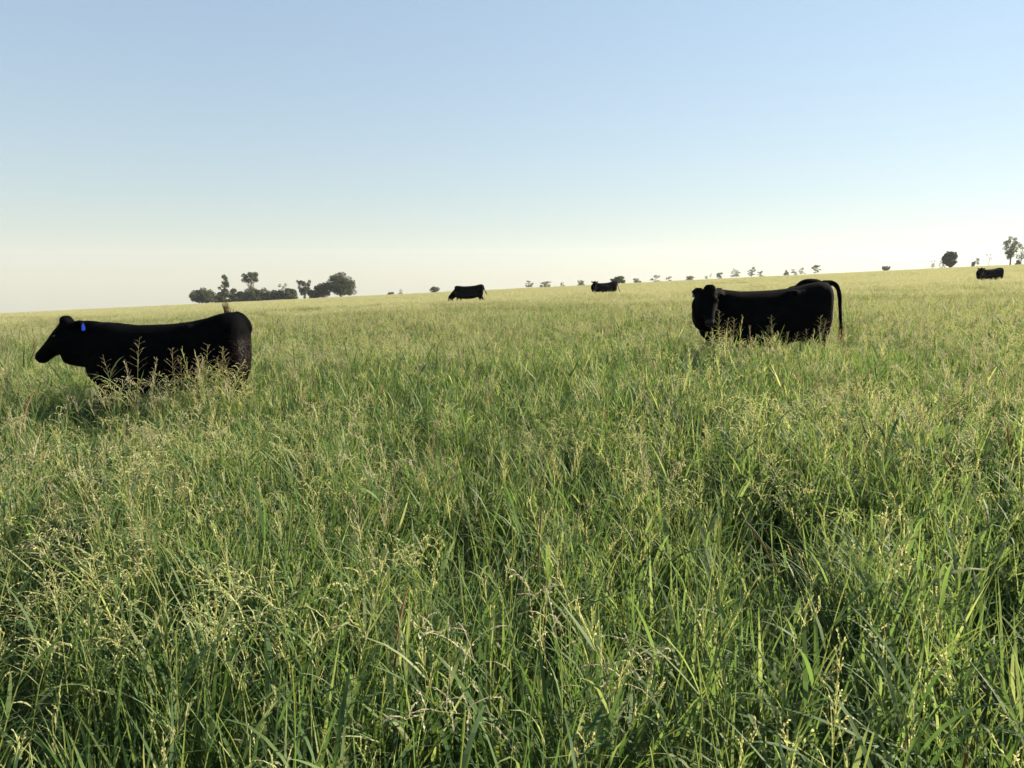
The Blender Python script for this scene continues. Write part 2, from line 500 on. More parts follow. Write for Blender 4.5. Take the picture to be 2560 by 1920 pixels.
PX, PY, PI_, PS, PR, PT = [], [], [], [], [], []
def scatter(kind, y0, y1, dens, smin, smax, tilt=0.12, half=0.86, margin=1.6, cond=None, back=None):
    W1 = half * y1 + margin
    n = int(dens * (y1 - y0) * 2 * W1)
    x = rng.uniform(-W1, W1, n); y = rng.uniform(y0, y1, n)
    k = (np.abs(x) < half * np.maximum(y, 0) + margin) & (np.hypot(x, y) > 0.75)
    if cond is not None: k &= cond(x, y)
    x, y = x[k], y[k]; n = len(x)
    PX.append(x); PY.append(y)
    PI_.append(rng.choice(IDX[kind], n))
    PS.append(rng.uniform(smin, smax, n) * (0.86 + 0.3 * vnoise(x + 500, y + 500, 1.7, 3)) * (1 - (.27 if kind != 'patch' else 0) * sstep(16, 30, y)) * (1 + .38 * sstep(-9, 8, x) * sstep(26, 32, y) * (1 - sstep(52, 65, y))))
    PR.append(rng.uniform(0, 6.283, n)); PT.append(rng.normal(0, tilt, (n, 2)))

def keep(p):   # p(x,y) -> probability
    return lambda x, y: rng.random(len(x)) < p(x, y)
pn = lambda x, y: vnoise(x + 300, y + 300, 2.3, 5)
pn2 = lambda x, y: vnoise(x + 300, y + 300, 0.9, 8)
scatter('leafy', -1.5, 4, 9, .85, 1.15)
scatter('leafy', 4, 9, 20, .85, 1.15)
scatter('coarse', -1.5, 4.5, 13, .9, 1.2)
scatter('coarse', 4.5, 10, 5, .85, 1.15)
scatter('under', -1.5, 7, 20, .8, 1.2)
scatter('leafy', 9, 22, 15, .85, 1.15)
scatter('leafy', 22, 42, 7, .75, 1.0)
fl = lambda x, y: np.clip(.25 + 1.3 * (pn(x, y) - .25) + .5 * (pn2(x, y) - .5) - .45 * (1 - sstep(2.4, 4.4, y)) * sstep(-1.3, -.3, x) - .16 * (1 - sstep(3, 6.5, y)) + .35 * np.exp(-((x + 2.2) / 1.6) ** 2 - ((y - 5) / 2.2) ** 2), 0.05, 1)
scatter('flower', -1.5, 9, 19, .78, 1.1, cond=keep(fl))
scatter('flower', 9, 22, 17, .8, 1.1, cond=keep(lambda x, y: np.clip(fl(x, y) + .15, 0, 1)))
scatter('flower', 22, 42, 13, .65, .85)
scatter('cross', -1.5, 12, 4.5, .8, 1.2)
scatter('broad', -1.5, 7, 2.2, .8, 1.25, cond=keep(lambda x, y: np.clip(.35 + .35 * (x > .5) + (pn2(x, y) - .5), 0, 1)))
scatter('fox', 0, 14, .9, .7, 1.0, cond=keep(lambda x, y: (vnoise(x + 300, y + 300, 1.3, 21) > .62) * 1.0))
scatter('long', 0, 12, .22, .8, 1.0)
scatter('tall', 3, 16, .35, .75, .92)
scatter('patch', 40, 175, .8, .68, .85, tilt=.02, half=.8, margin=6)
scatter('patch', 30, 40, .5, .6, .8, tilt=.02)
# stalks the photo shows standing against the two near animals
for (px, py, d, s) in [(330, 858, 7.0, .93), (424, 858, 7.0, .95), (500, 856, 6.9, .98), (545, 865, 7.1, .93), (287, 880, 7.0, .9), (585, 870, 7.1, .9), (520, 880, 7.0, .9), (565, 890, 6.9, .88),
                       (480, 890, 7.0, .9), (1797, 785, 8.9, .98), (1815, 795, 8.8, .96), (1835, 792, 8.8, .97), (1945, 788, 9.0, .97), (2050, 780, 9.1, 1.0), (2022, 822, 9.0, .9), (1770, 830, 8.9, .86), (1880, 835, 8.8, .86), (1990, 830, 8.9, .88)] + [(u(440, 600), u(880, 925), u(6.6, 7.1), 0) for _ in range(11)] + [(u(220, 440), u(905, 945), u(6.6, 7.1), 0) for _ in range(8)] + [(u(1760, 2050), u(825, 850), u(8.3, 9.0), 0) for _ in range(12)]:
    if d < 7.5: d *= .955
    p = at(px, py, d)
    PX.append(np.array([p.x])); PY.append(np.array([p.y])); PI_.append(np.array([R.choice(IDX['tall'] if s else IDX['flower'])]))
    PS.append(np.array([max(.6, (p.z - gz(p.x, p.y)) / (0.95 if s else .76))])); PR.append(np.array([u(0, 6.28)])); PT.append(np.array([[u(-.03, .03), u(-.03, .03)]]))

def extra(x, y, idx, sc):
    PX.append(np.array([x])); PY.append(np.array([y])); PI_.append(np.array([idx])); PS.append(np.array([sc]))
    PR.append(np.array([u(0, 6.28)])); PT.append(np.array([[u(-.12, .12), u(-.12, .12)]]))
droopers = [IDX['flower'][i] for i in (0, 1, 5, 8)]
for _ in range(15):      # rich drooping heads low on the left
    y = u(1.7, 3.6); extra(u(-.78, -.30) * y, y, R.choice(droopers), u(.85, 1.12))
for _ in range(14):
    y = u(1.9, 6.5); extra(u(-.8, .8) * y, y, R.choice(droopers), u(.9, 1.22))
for (px, py, d) in [(32, 968, 5.2), (250, 1400, 2.6), (1300, 1480, 2.5), (690, 1330, 3.0), (2150, 1080, 4.2)]:
    p = at(px, py, d); extra(p.x, p.y, R.choice(IDX['long']), (p.z - gz(p.x, p.y)) / .82)
for (px, py, d) in [(2300, 1830, 1.7), (2350, 1850, 1.75), (2530, 1780, 1.8), (1480, 1560, 2.4), (1600, 1540, 2.4), (1330, 1620, 2.3)]:
    p = at(px, py, d); extra(p.x, p.y, R.choice(IDX['fox']), (p.z - gz(p.x, p.y)) / .68)
PX = np.concatenate(PX); PY = np.concatenate(PY); PI_ = np.concatenate(PI_); PS = np.concatenate(PS); PR = np.concatenate(PR); PT = np.concatenate(PT)
PZ = ground_z(PX, PY) - 0.01
print('grass instances', len(PX), 'proto faces', sum(len(o.data.polygons) for o in PROTO))
gm = bpy.data.meshes.new('pasture_grass')
gm.vertices.add(len(PX))
gm.vertices.foreach_set('co', np.stack([PX, PY, PZ], 1).ravel())
a = gm.attributes.new('rot', 'FLOAT_VECTOR', 'POINT'); a.data.foreach_set('vector', np.stack([PT[:, 0], PT[:, 1], PR], 1).ravel())
a = gm.attributes.new('scl', 'FLOAT', 'POINT'); a.data.foreach_set('value', PS)
a = gm.attributes.new('idx', 'INT', 'POINT'); a.data.foreach_set('value', PI_.astype(np.int32))
for m in GRASS_MATS: gm.materials.append(m)
grass = link('pasture_grass', gm)
grass['kind'] = 'stuff'; grass['category'] = 'grass'
grass['label'] = 'tall green pasture grass with straw seed heads covering the whole field'
ng = bpy.data.node_groups.new('grass_scatter', 'GeometryNodeTree')
ng.interface.new_socket('Geometry', in_out='INPUT', socket_type='NodeSocketGeometry')
ng.interface.new_socket('Geometry', in_out='OUTPUT', socket_type='NodeSocketGeometry')
gi = ng.nodes.new('NodeGroupInput'); go = ng.nodes.new('NodeGroupOutput')
iop = ng.nodes.new('GeometryNodeInstanceOnPoints'); iop.inputs['Pick Instance'].default_value = True
jn = ng.nodes.new('GeometryNodeJoinGeometry')
for o in reversed(PROTO):
    oi = ng.nodes.new('GeometryNodeObjectInfo'); oi.inputs['Object'].default_value = o
    oi.inputs['As Instance'].default_value = True
    ng.links.new(oi.outputs['Geometry'], jn.inputs[0])
def attr(nm, ty):
    nd = ng.nodes.new('GeometryNodeInputNamedAttribute'); nd.data_type = ty; nd.inputs['Name'].default_value = nm
    return nd.outputs['Attribute']
ng.links.new(gi.outputs[0], iop.inputs['Points'])
ng.links.new(jn.outputs[0], iop.inputs['Instance'])
ng.links.new(attr('idx', 'INT'), iop.inputs['Instance Index'])
e2r = ng.nodes.new('FunctionNodeEulerToRotation')
ng.links.new(attr('rot', 'FLOAT_VECTOR'), e2r.inputs[0])
ng.links.new(e2r.outputs[0], iop.inputs['Rotation'])
ng.links.new(attr('scl', 'FLOAT'), iop.inputs['Scale'])
ng.links.new(iop.outputs[0], go.inputs[0])
md = grass.modifiers.new('scatter', 'NODES'); md.node_group = ng

# ------------------------------------------------------------------ cattle
def ring_loft(mb, rings, seg=20, ex=2.3):
    """rings: (centre, axis dir, up dir, half width, half up, half down)"""
    b0 = len(mb.v)
    for (c, d, up, hw, hu, hd) in rings:
        d = d.normalized(); s = up.cross(d).normalized(); w = d.cross(s).normalized()
        for k in range(seg):
            th = 2 * math.pi * k / seg
            cx, sy = math.cos(th), math.sin(th)
            X = math.copysign(abs(cx) ** (2 / ex), cx) * hw
            Y = math.copysign(abs(sy) ** (2 / ex), sy) * (hu if sy > 0 else hd)
            mb.v.append(tuple(c + s * X + w * Y))
    for i in range(len(rings) - 1):
        for k in range(seg):
            k2 = (k + 1) % seg
            mb.f.append((b0 + i * seg + k, b0 + i * seg + k2, b0 + (i + 1) * seg + k2, b0 + (i + 1) * seg + k)); mb.m.append(0)
    mb.f.append(tuple(b0 + k for k in range(seg))[::-1]); mb.m.append(0)
    mb.f.append(tuple(b0 + (len(rings) - 1) * seg + k for k in range(seg))); mb.m.append(0)

V = Vector
UP = V((0, 0, 1))
# torso stations: x, top z, bottom z, half width, widest level (0..1 from the bottom)
TORSO = [(-0.018, 1.24, 0.95, .10, .5), (0.008, 1.305, .80, .20, .55), (0.06, 1.338, .70, .245, .55), (0.16, 1.345, .64, .265, .55), (0.27, 1.325, .60, .275, .55), (0.39, 1.29, .58, .285, .52),
         (0.55, 1.262, .53, .30, .48), (0.75, 1.24, .50, .325, .45), (0.95, 1.230, .49, .33, .45), (1.15, 1.226, .50, .315, .47), (1.32, 1.244, .52, .285, .5), (1.45, 1.258, .54, .25, .5), (1.57, 1.25, .58, .20, .5), (1.65, 1.20, .66, .14, .5)]

def bez(p0, p1, p2, p3, n):
    out = []
    for i in range(n + 1):
        t = i / n; q = 1 - t
        out.append(p0 * q ** 3 + p1 * 3 * q * q * t + p2 * 3 * q * t * t + p3 * t ** 3)
    return out

def smooth_path(ctrl, n=24):
    out = []
    P = [ctrl[0]] + ctrl + [ctrl[-1]]
    m = len(ctrl) - 1
    for k in range(n + 1):
        t = k / n * m; i = min(int(t), m - 1); f = t - i
        a, b, c, d = P[i], P[i + 1], P[i + 2], P[i + 3]
        out.append(.5 * ((2 * b) + (c - a) * f + (2 * a - 5 * b + 4 * c - d) * f * f + (3 * b - a - 3 * c + d) * f ** 3))
    return out

def leg(mb, pts, radii):
    rings = []
    n = len(pts)
    for i, p in enumerate(pts):
        d = (pts[min(i + 1, n - 1)] - pts[max(i - 1, 0)])
        r = radii[i]
        rings.append((p, d, V((1, 0, 0)), r[1], r[0], r[0]))
    ring_loft(mb, rings, seg=12, ex=2.0)

def make_cow(label, loc, rz, neck, poll, yaw, pitch, tail, switch_dir, tag=None, scale=1.0, detail=.019, hairs=0, hs=.92, ear_back=0.0, ear_droop=0.15, stance=0.0, seed=1, switch_len=.26, hip=0.0, twidth=1.0):
    Q = random.Random(seed)
    root = thing('black_cow', label, 'cow', loc, rz, 'black cattle standing in the pasture', scale)
    mb = MB()
    rings = []
    for (x, zt, zb, hw, lv) in TORSO:
        zt = zt + hip * max(0, 1 - abs(x - .15) / .5)
        zc = zb + (zt - zb) * lv
        rings.append((V((x, 0, zc)), V((1, 0, 0)), UP, hw * twidth, zt - zc, zc - zb))
    ring_loft(mb, rings, seg=28, ex=2.55)
    # neck: from inside the shoulders to the back of the head
    n = len(neck) - 1
    nr = []
    for i, (p, hw, hu, hd) in enumerate(neck):
        d = neck[min(i + 1, n)][0] - neck[max(i - 1, 0)][0]
        up = UP if abs(d.normalized().z) < .93 else V((1, 0, 0.3))
        nr.append((p, d, up, hw, hu, hd))
    ring_loft(mb, nr, seg=20, ex=2.1)
    # head: local frame, u along the face to the muzzle, origin at the poll
    HM = Matrix.Translation(poll) @ Matrix.Rotation(yaw, 4, 'Z') @ Matrix.Rotation(pitch, 4, 'Y')
    prof = [(-.07, -.02, -.20, .085), (-.02, .015, -.27, .105), (.05, .012, -.34, .118), (.12, .004, -.335, .122), (.19, -.008, -.30, .112), (.27, -.022, -.255, .090), (.35, -.035, -.215, .074), (.42, -.045, -.205, .072), (.47, -.050, -.205, .078), (.508, -.060, -.195, .070), (.530, -.085, -.170, .050)]
    hr = []
    HM = HM @ Matrix.Scale(hs, 4)
    R3 = (HM @ Matrix.Scale(1 / hs, 4)).to_3x3()
    for (q, t, b, hw) in prof:
        c = HM @ V((q, 0, (t + b) / 2))
        hr.append((c, R3 @ V((1, 0, 0)), R3 @ V((0, 0, 1)), hw * hs, (t - b) / 2 * hs, (t - b) / 2 * hs))
    ring_loft(mb, hr, seg=18, ex=2.4)
    # poll tuft and brow ridges
    tuft = [HM @ V((-.02, -.065, -.03)), HM @ V((-.03, -.03, .0)), HM @ V((-.03, .03, .0)), HM @ V((-.02, .065, -.03))]
    mb.tube(tuft, [.045, .055, .055, .045], 0, seg=10)
    for s in (-1, 1):
        mb.tube([HM @ V((.09, s * .085, -.05)), HM @ V((.13, s * .112, -.062)), HM @ V((.18, s * .085, -.06))], [.02, .032, .018], 0, seg=8)
        mb.tube([HM @ V((.49, s * .035, -.085)), HM @ V((.515, s * .052, -.10)), HM @ V((.51, s * .03, -.13))], [.014, .02, .012], 0, seg=8)
        # ear: leaf shaped cup
        e0 = V((.0, s * .085, -.065)); e1 = V((-.055, s * .15, -.075 - ear_droop * .10)); e2 = V((-.11, s * .205, -.09 - ear_droop * .25)); e3 = V((-.15, s * .235, -.10 - ear_droop * .4))
        eb = V((-.11, 0, -.06)) * (ear_back if s > 0 else 0)
        e0, e1, e2, e3 = e0 + eb * .5, e1 + eb, e2 + eb, e3 + eb
        er = []
        pe = [HM @ e for e in (e0, e1, e2, e3)]
        for i, (w_, th) in enumerate(((.035, .028), (.062, .022), (.058, .018), (.018, .012))):
            d = pe[min(i + 1, 3)] - pe[max(i - 1, 0)]
            er.append((pe[i], d, R3 @ V((1, 0, .4)), th, w_, w_))
        ring_loft(mb, er, seg=10, ex=2.0)
    # legs
    st = stance
    for s in (-1, 1):
        o = st * s
        leg(mb, [V((1.38, s * .17, .95)), V((1.40, s * .175, .72)), V((1.39 + o * .5, s * .165, .56)), V((1.40 + o, s * .155, .37)), V((1.39 + o, s * .155, .20)), V((1.40 + o, s * .155, .10)), V((1.42 + o, s * .155, .05)), V((1.43 + o, s * .155, 0.0))],
            [(.14, .09), (.105, .08), (.075, .062), (.052, .048), (.036, .034), (.040, .040), (.052, .05), (.062, .055)])
        o = -st * s
        leg(mb, [V((.26, s * .15, 1.05)), V((.22, s * .17, .84)), V((.21, s * .165, .68)), V((.13 + o * .4, s * .155, .56)), V((.075 + o * .8, s * .145, .46)), V((.10 + o, s * .145, .28)), V((.11 + o, s * .145, .12)), V((.14 + o, s * .145, .05)), V((.15 + o, s * .145, 0.0))],
            [(.21, .12), (.19, .12), (.145, .105), (.095, .075), (.062, .045), (.042, .036), (.042, .040), (.052, .05), (.062, .055)])
        # thigh back edge
        leg(mb, [V((.12, s * .12, 1.10)), V((.105, s * .14, .9)), V((.12, s * .15, .72)), V((.12, s * .15, .6))], [(.11, .10), (.115, .11), (.10, .09), (.05, .06)])
    # shoulder and hip masses, brisket
    for s in (-1, 1):
        leg(mb, [V((1.22, s * .17, 1.14)), V((1.30, s * .20, .98)), V((1.40, s * .20, .82)), V((1.42, s * .16, .70))], [(.08, .06), (.14, .10), (.13, .10), (.08, .06)])
    leg(mb, [V((1.30, 0, .68)), V((1.48, 0, .66)), V((1.58, 0, .72))], [(.12, .11), (.12, .10), (.07, .07)])
    for s in (-1, 1):      # hook and pin bones, shoulder blade ridge
        leg(mb, [V((.60, s * .17, 1.19)), V((.50, s * .205, 1.20)), V((.40, s * .18, 1.21))], [(.030, .05), (.048, .06), (.03, .05)])
        leg(mb, [V((.10, s * .10, 1.22)), V((.02, s * .12, 1.185)), V((.0, s * .11, 1.15))], [(.05, .05), (.05, .05), (.03, .03)])
        leg(mb, [V((1.38, s * .07, 1.235)), V((1.34, s * .16, 1.10)), V((1.42, s * .21, .92))], [(.025, .04), (.05, .06), (.05, .06)])
    # tail (part of the one continuous body)
    tp = smooth_path(tail, 26)
    mb.tube(tp, [.048 - .026 * (i / 26) ** .7 for i in range(27)], 0, seg=8)
    raw = mb.mesh('cow_body_raw', [M_HIDE])
    tmp = bpy.data.objects.new('tmp_body', raw); COL.objects.link(tmp)
    rm = tmp.modifiers.new('r', 'REMESH'); rm.mode = 'VOXEL'; rm.voxel_size = detail; rm.use_smooth_shade = True
    sm = tmp.modifiers.new('s', 'SMOOTH'); sm.factor = .5; sm.iterations = 4
    dg = bpy.context.evaluated_depsgraph_get()
    me = bpy.data.meshes.new_from_object(tmp.evaluated_get(dg))
    bpy.data.objects.remove(tmp); bpy.data.meshes.remove(raw)
    me.name = 'cow_body'
    me.materials.clear(); me.materials.append(M_HIDE); me.materials.append(M_NOSE)
    nose = HM @ V((.50, 0, -.10))
    for p in me.polygons:
        p.use_smooth = True
        p.material_index = 1 if (p.center - nose).length < .055 else 0
    link('body', me, root)
    # eyes
    for s in (-1, 1):
        e = MB(); c = HM @ V((.135, s * .118, -.085))
        ring_loft(e, [(c + R3 @ V((q, 0, 0)), R3 @ V((1, 0, 0)), R3 @ V((0, 0, 1)), r, r, r) for q, r in ((-.018, .004), (-.013, .012), (0, .018), (.013, .012), (.018, .004))], seg=12)
        link('eye', e.mesh('eye', [M_EYE], True), root)
    if tag:
        s, mt = tag
        e = MB(); base = HM @ V((-.10 - .11 * ear_back, s * .20, -.115 - .06 * ear_back - ear_droop * .25))
        a_ = R3 @ V((0, s * 1.0, 0)); a_ = V((a_.x, a_.y, 0)).normalized()
        nrm = V((-a_.y, a_.x, 0))
        if nrm.y < 0: nrm = -nrm
        base = base + nrm * .035
        pr_ = [(-.012, 0.012), (.012, .012), (.016, -.005), (.030, -.012), (.031, -.056), (.025, -.063), (-.025, -.063), (-.031, -.056), (-.030, -.012), (-.016, -.005)]
        b = len(e.v)
        for off in (-.002, .002):
            for (qx, qz) in pr_: e.v.append(tuple(base + a_ * qx + UP * qz + nrm * off))
        k = len(pr_)
        e.f.append(tuple(range(k))); e.f.append(tuple(range(k, 2 * k))[::-1]); e.m += [0, 0]
        for i in range(k): e.f.append((i, (i + 1) % k, k + (i + 1) % k, k + i)); e.m.append(0)
        link('ear_tag', e.mesh('ear_tag', [mt]), root)
    # switch: the long hairs at the end of the tail
    e = MB(); end = tp[-1]
    for i in range(90 if hairs else 45):
        d = (switch_dir.normalized() + V((Q.uniform(-.2, .2), Q.uniform(-.2, .2), Q.uniform(-.15, .15)))).normalized()
        L_ = switch_len * Q.uniform(.5, 1.05)
        b = tp[-1 - Q.randint(0, 5)] + V((Q.uniform(-.012, .012), Q.uniform(-.012, .012), 0))
        side = d.cross(V((Q.uniform(-1, 1), Q.uniform(-1, 1), Q.uniform(-1, 1)))).normalized()
        sag = V((Q.uniform(-.02, .02), Q.uniform(-.02, .02), -.02))
        w_ = .004 if hairs else .010
        e.ribbon([b, b + d * L_ * .35, b + d * L_ * .7 + sag * .4, b + d * L_ + sag], [w_, w_, w_ * .8, 0.0], side, 0)
    link('tail_switch', e.mesh('tail_switch', [M_SWITCH_RIM]), root)
    if hairs:
        e = MB()
        areas = np.array([p.area for p in me.polygons]); cum = np.cumsum(areas / areas.sum())
        sel = np.searchsorted(cum, np.random.default_rng(seed).random(hairs))
        for i in sel:
            p = me.polygons[min(int(i), len(me.polygons) - 1)]
            c = p.center; nn = p.normal
            if c.z < .12 or (c - nose).length < .07: continue
            long_ = 1.0
            if c.x < .2 and c.z < 1.1: long_ = 1.6
            if (c - poll).length < .09: long_ = 2.2
            flow = V((-.9, 0, -.75)) + V((Q.uniform(-.3, .3), Q.uniform(-.3, .3), Q.uniform(-.3, .3)))
            flow = flow - nn * flow.dot(nn)
            if flow.length < 1e-4: continue
            d = (flow.normalized() * .8 + nn * Q.uniform(.25, .55)).normalized()
            L_ = Q.uniform(.012, .024) * long_
            s_ = d.cross(nn).normalized() * .0011
            cc = c + V((Q.uniform(-.008, .008), Q.uniform(-.008, .008), Q.uniform(-.008, .008)))
            cc = cc - nn * ((cc - c).dot(nn) + .002)
            e.tri(cc - s_, cc + s_, cc + d * L_, 1 if (c.x < .09 and c.z < 1.14 and Q.random() < .7) else 0)  # lighter reddish hairs low on the rear edge: sunlit rim put into colour
        link('coat_hair', e.mesh('coat_hair', [M_HAIR, M_SWITCH_RIM]), root)
    return root

def cow_loc(px, d, local_x, rz, scale=1.0, dz=0.0):
    """put the local point (local_x,0,0) under photo column px at distance d"""
    x = (px - 1280.0) / F_PX * (d * math.cos(PITCH) + 0.6 * math.sin(PITCH))
    ox = math.cos(rz) * local_x * scale; oy = math.sin(rz) * local_x * scale
    X, Y = x - ox, d - oy
    return (X, Y, gz(X + ox * 1.0, Y + oy) + dz)

# 1: near left, side on, facing left, alert
neckA = [(V((1.30, 0, .97)), .19, .24, .27), (V((1.48, 0, 1.00)), .17, .25, .28), (V((1.62, 0, 1.02)), .15, .255, .25), (V((1.75, 0, 1.04)), .13, .235, .26), (V((1.86, 0, 1.05)), .115, .20, .25), (V((1.93, 0, 1.05)), .10, .15, .225)]
tailA = [V((.16, 0, 1.30)), V((.06, 0, 1.33)), V((-.01, -.03, 1.26)), V((.0, -.14, 1.17)), V((.10, -.25, 1.14)), V((.22, -.27, 1.22)), V((.29, -.24, 1.32))]
rz = math.pi
make_cow('large black cow on the left, side on with a blue ear tag and raised tail', cow_loc(614, 7.42, 0.0, rz, dz=-.015), rz, neckA, V((1.90, 0, 1.26)), 0.0, math.radians(40), tailA, V((.02, 0.05, 1)), tag=(1, M_TAG), scale=.951, hairs=26000, hs=.93, ear_back=1.0, ear_droop=.1, stance=.06, seed=3, switch_len=.22, hip=.02)

# 2: near right, broadside, head turned to the camera
def neckB(bend=1.0, up=0.0):
    return [(V((1.32, 0, .96)), .20, .23, .27), (V((1.48, .02, .97)), .21, .24, .31), (V((1.62, .09, .99 + up)), .195, .22, .28), (V((1.67, .22, 1.04 + up)), .16, .18, .22), (V((1.65, .33, 1.08 + up)), .13, .15, .18)]
tailB = [V((.16, 0, 1.27)), V((.08, 0, 1.33)), V((-.06, 0, 1.325)), V((-.125, 0, 1.24)), V((-.15, 0, 1.11)), V((-.17, 0, .90)), V((-.19, 0, .72))]
make_cow('large black cow in the right half, broadside with its head turned to the camera', cow_loc(2067, 9.7, 0.0, rz), rz, neckB(), V((1.64, .34, 1.245)), math.radians(80), math.radians(60), tailB, V((-.06, 0, -1)), tag=(-1, M_TAG2), hairs=22000, hs=.84, ear_droop=.55, stance=-.04, seed=5, switch_len=.30)

NECKC = [(V((1.28, 0, .98)), .20, .24, .26), (V((1.46, 0, .93)), .18, .24, .27), (V((1.60, 0, .83)), .15, .21, .22), (V((1.74, 0, .70)), .12, .18, .18), (V((1.86, 0, .58)), .10, .15, .15), (V((1.93, 0, .50)), .09, .12, .13)]
# 3: behind the right cow, only its rump shows
rz3 = math.radians(78)
make_cow('black cow almost hidden behind the large right cow, with the top of its rump showing', cow_loc(2024, 11.4, 0.1, rz3), rz3, NECKC, V((1.98, 0, .60)), 0.0, math.radians(66), [V((.16, 0, 1.27)), V((.04, 0, 1.28)), V((-.01, 0, 1.15)), V((-.02, 0, .9)), V((-.02, 0, .6))], V((0, 0, -1)), seed=6, detail=.022, hip=.03)

# 4: grazing, middle distance
neckC = NECKC
tailC = [V((.16, 0, 1.27)), V((.04, 0, 1.29)), V((-.03, 0, 1.2)), V((-.08, 0, 1.02)), V((-.14, .02, .85))]
make_cow('black cow grazing in the middle distance with its head down in the grass', cow_loc(1208, 43.0, 0.0, rz), rz, neckC, V((1.98, 0, .60)), 0.0, math.radians(66), tailC, V((-.6, 0, -.75)), seed=7, detail=.022, stance=.13, switch_len=.2)

# 5: middle distance, head turned
rz5 = math.pi + math.radians(22)
tailD = [V((.16, 0, 1.27)), V((.08, 0, 1.33)), V((-.04, 0, 1.31)), V((-.12, 0, 1.15)), V((-.2, .0, .92)), V((-.27, 0, .74))]
make_cow('small black cow just under the skyline right of centre, tail held away from its rump', cow_loc(1539, 46.0, 0.0, rz5, dz=-.05), rz5, neckB(), V((1.70, .36, 1.285)), math.radians(62), math.radians(60), tailD, V((-.5, 0, -.8)), seed=8, detail=.022, stance=.08, scale=.97)

# 6: far right
rz6 = math.pi + math.radians(8)
tailE = [V((.16, 0, 1.27)), V((.04, 0, 1.28)), V((-.02, 0, 1.15)), V((-.02, 0, .9)), V((-.02, 0, .7))]
make_cow('small black cow near the right edge, looking towards the camera in deep grass', cow_loc(2500, 46.0, 0.0, rz6, dz=-.10), rz6, neckB(up=-.02), V((1.72, .36, 1.26)), math.radians(55), math.radians(58), tailE, V((0, 0, -1)), seed=9, detail=.022, scale=.97)

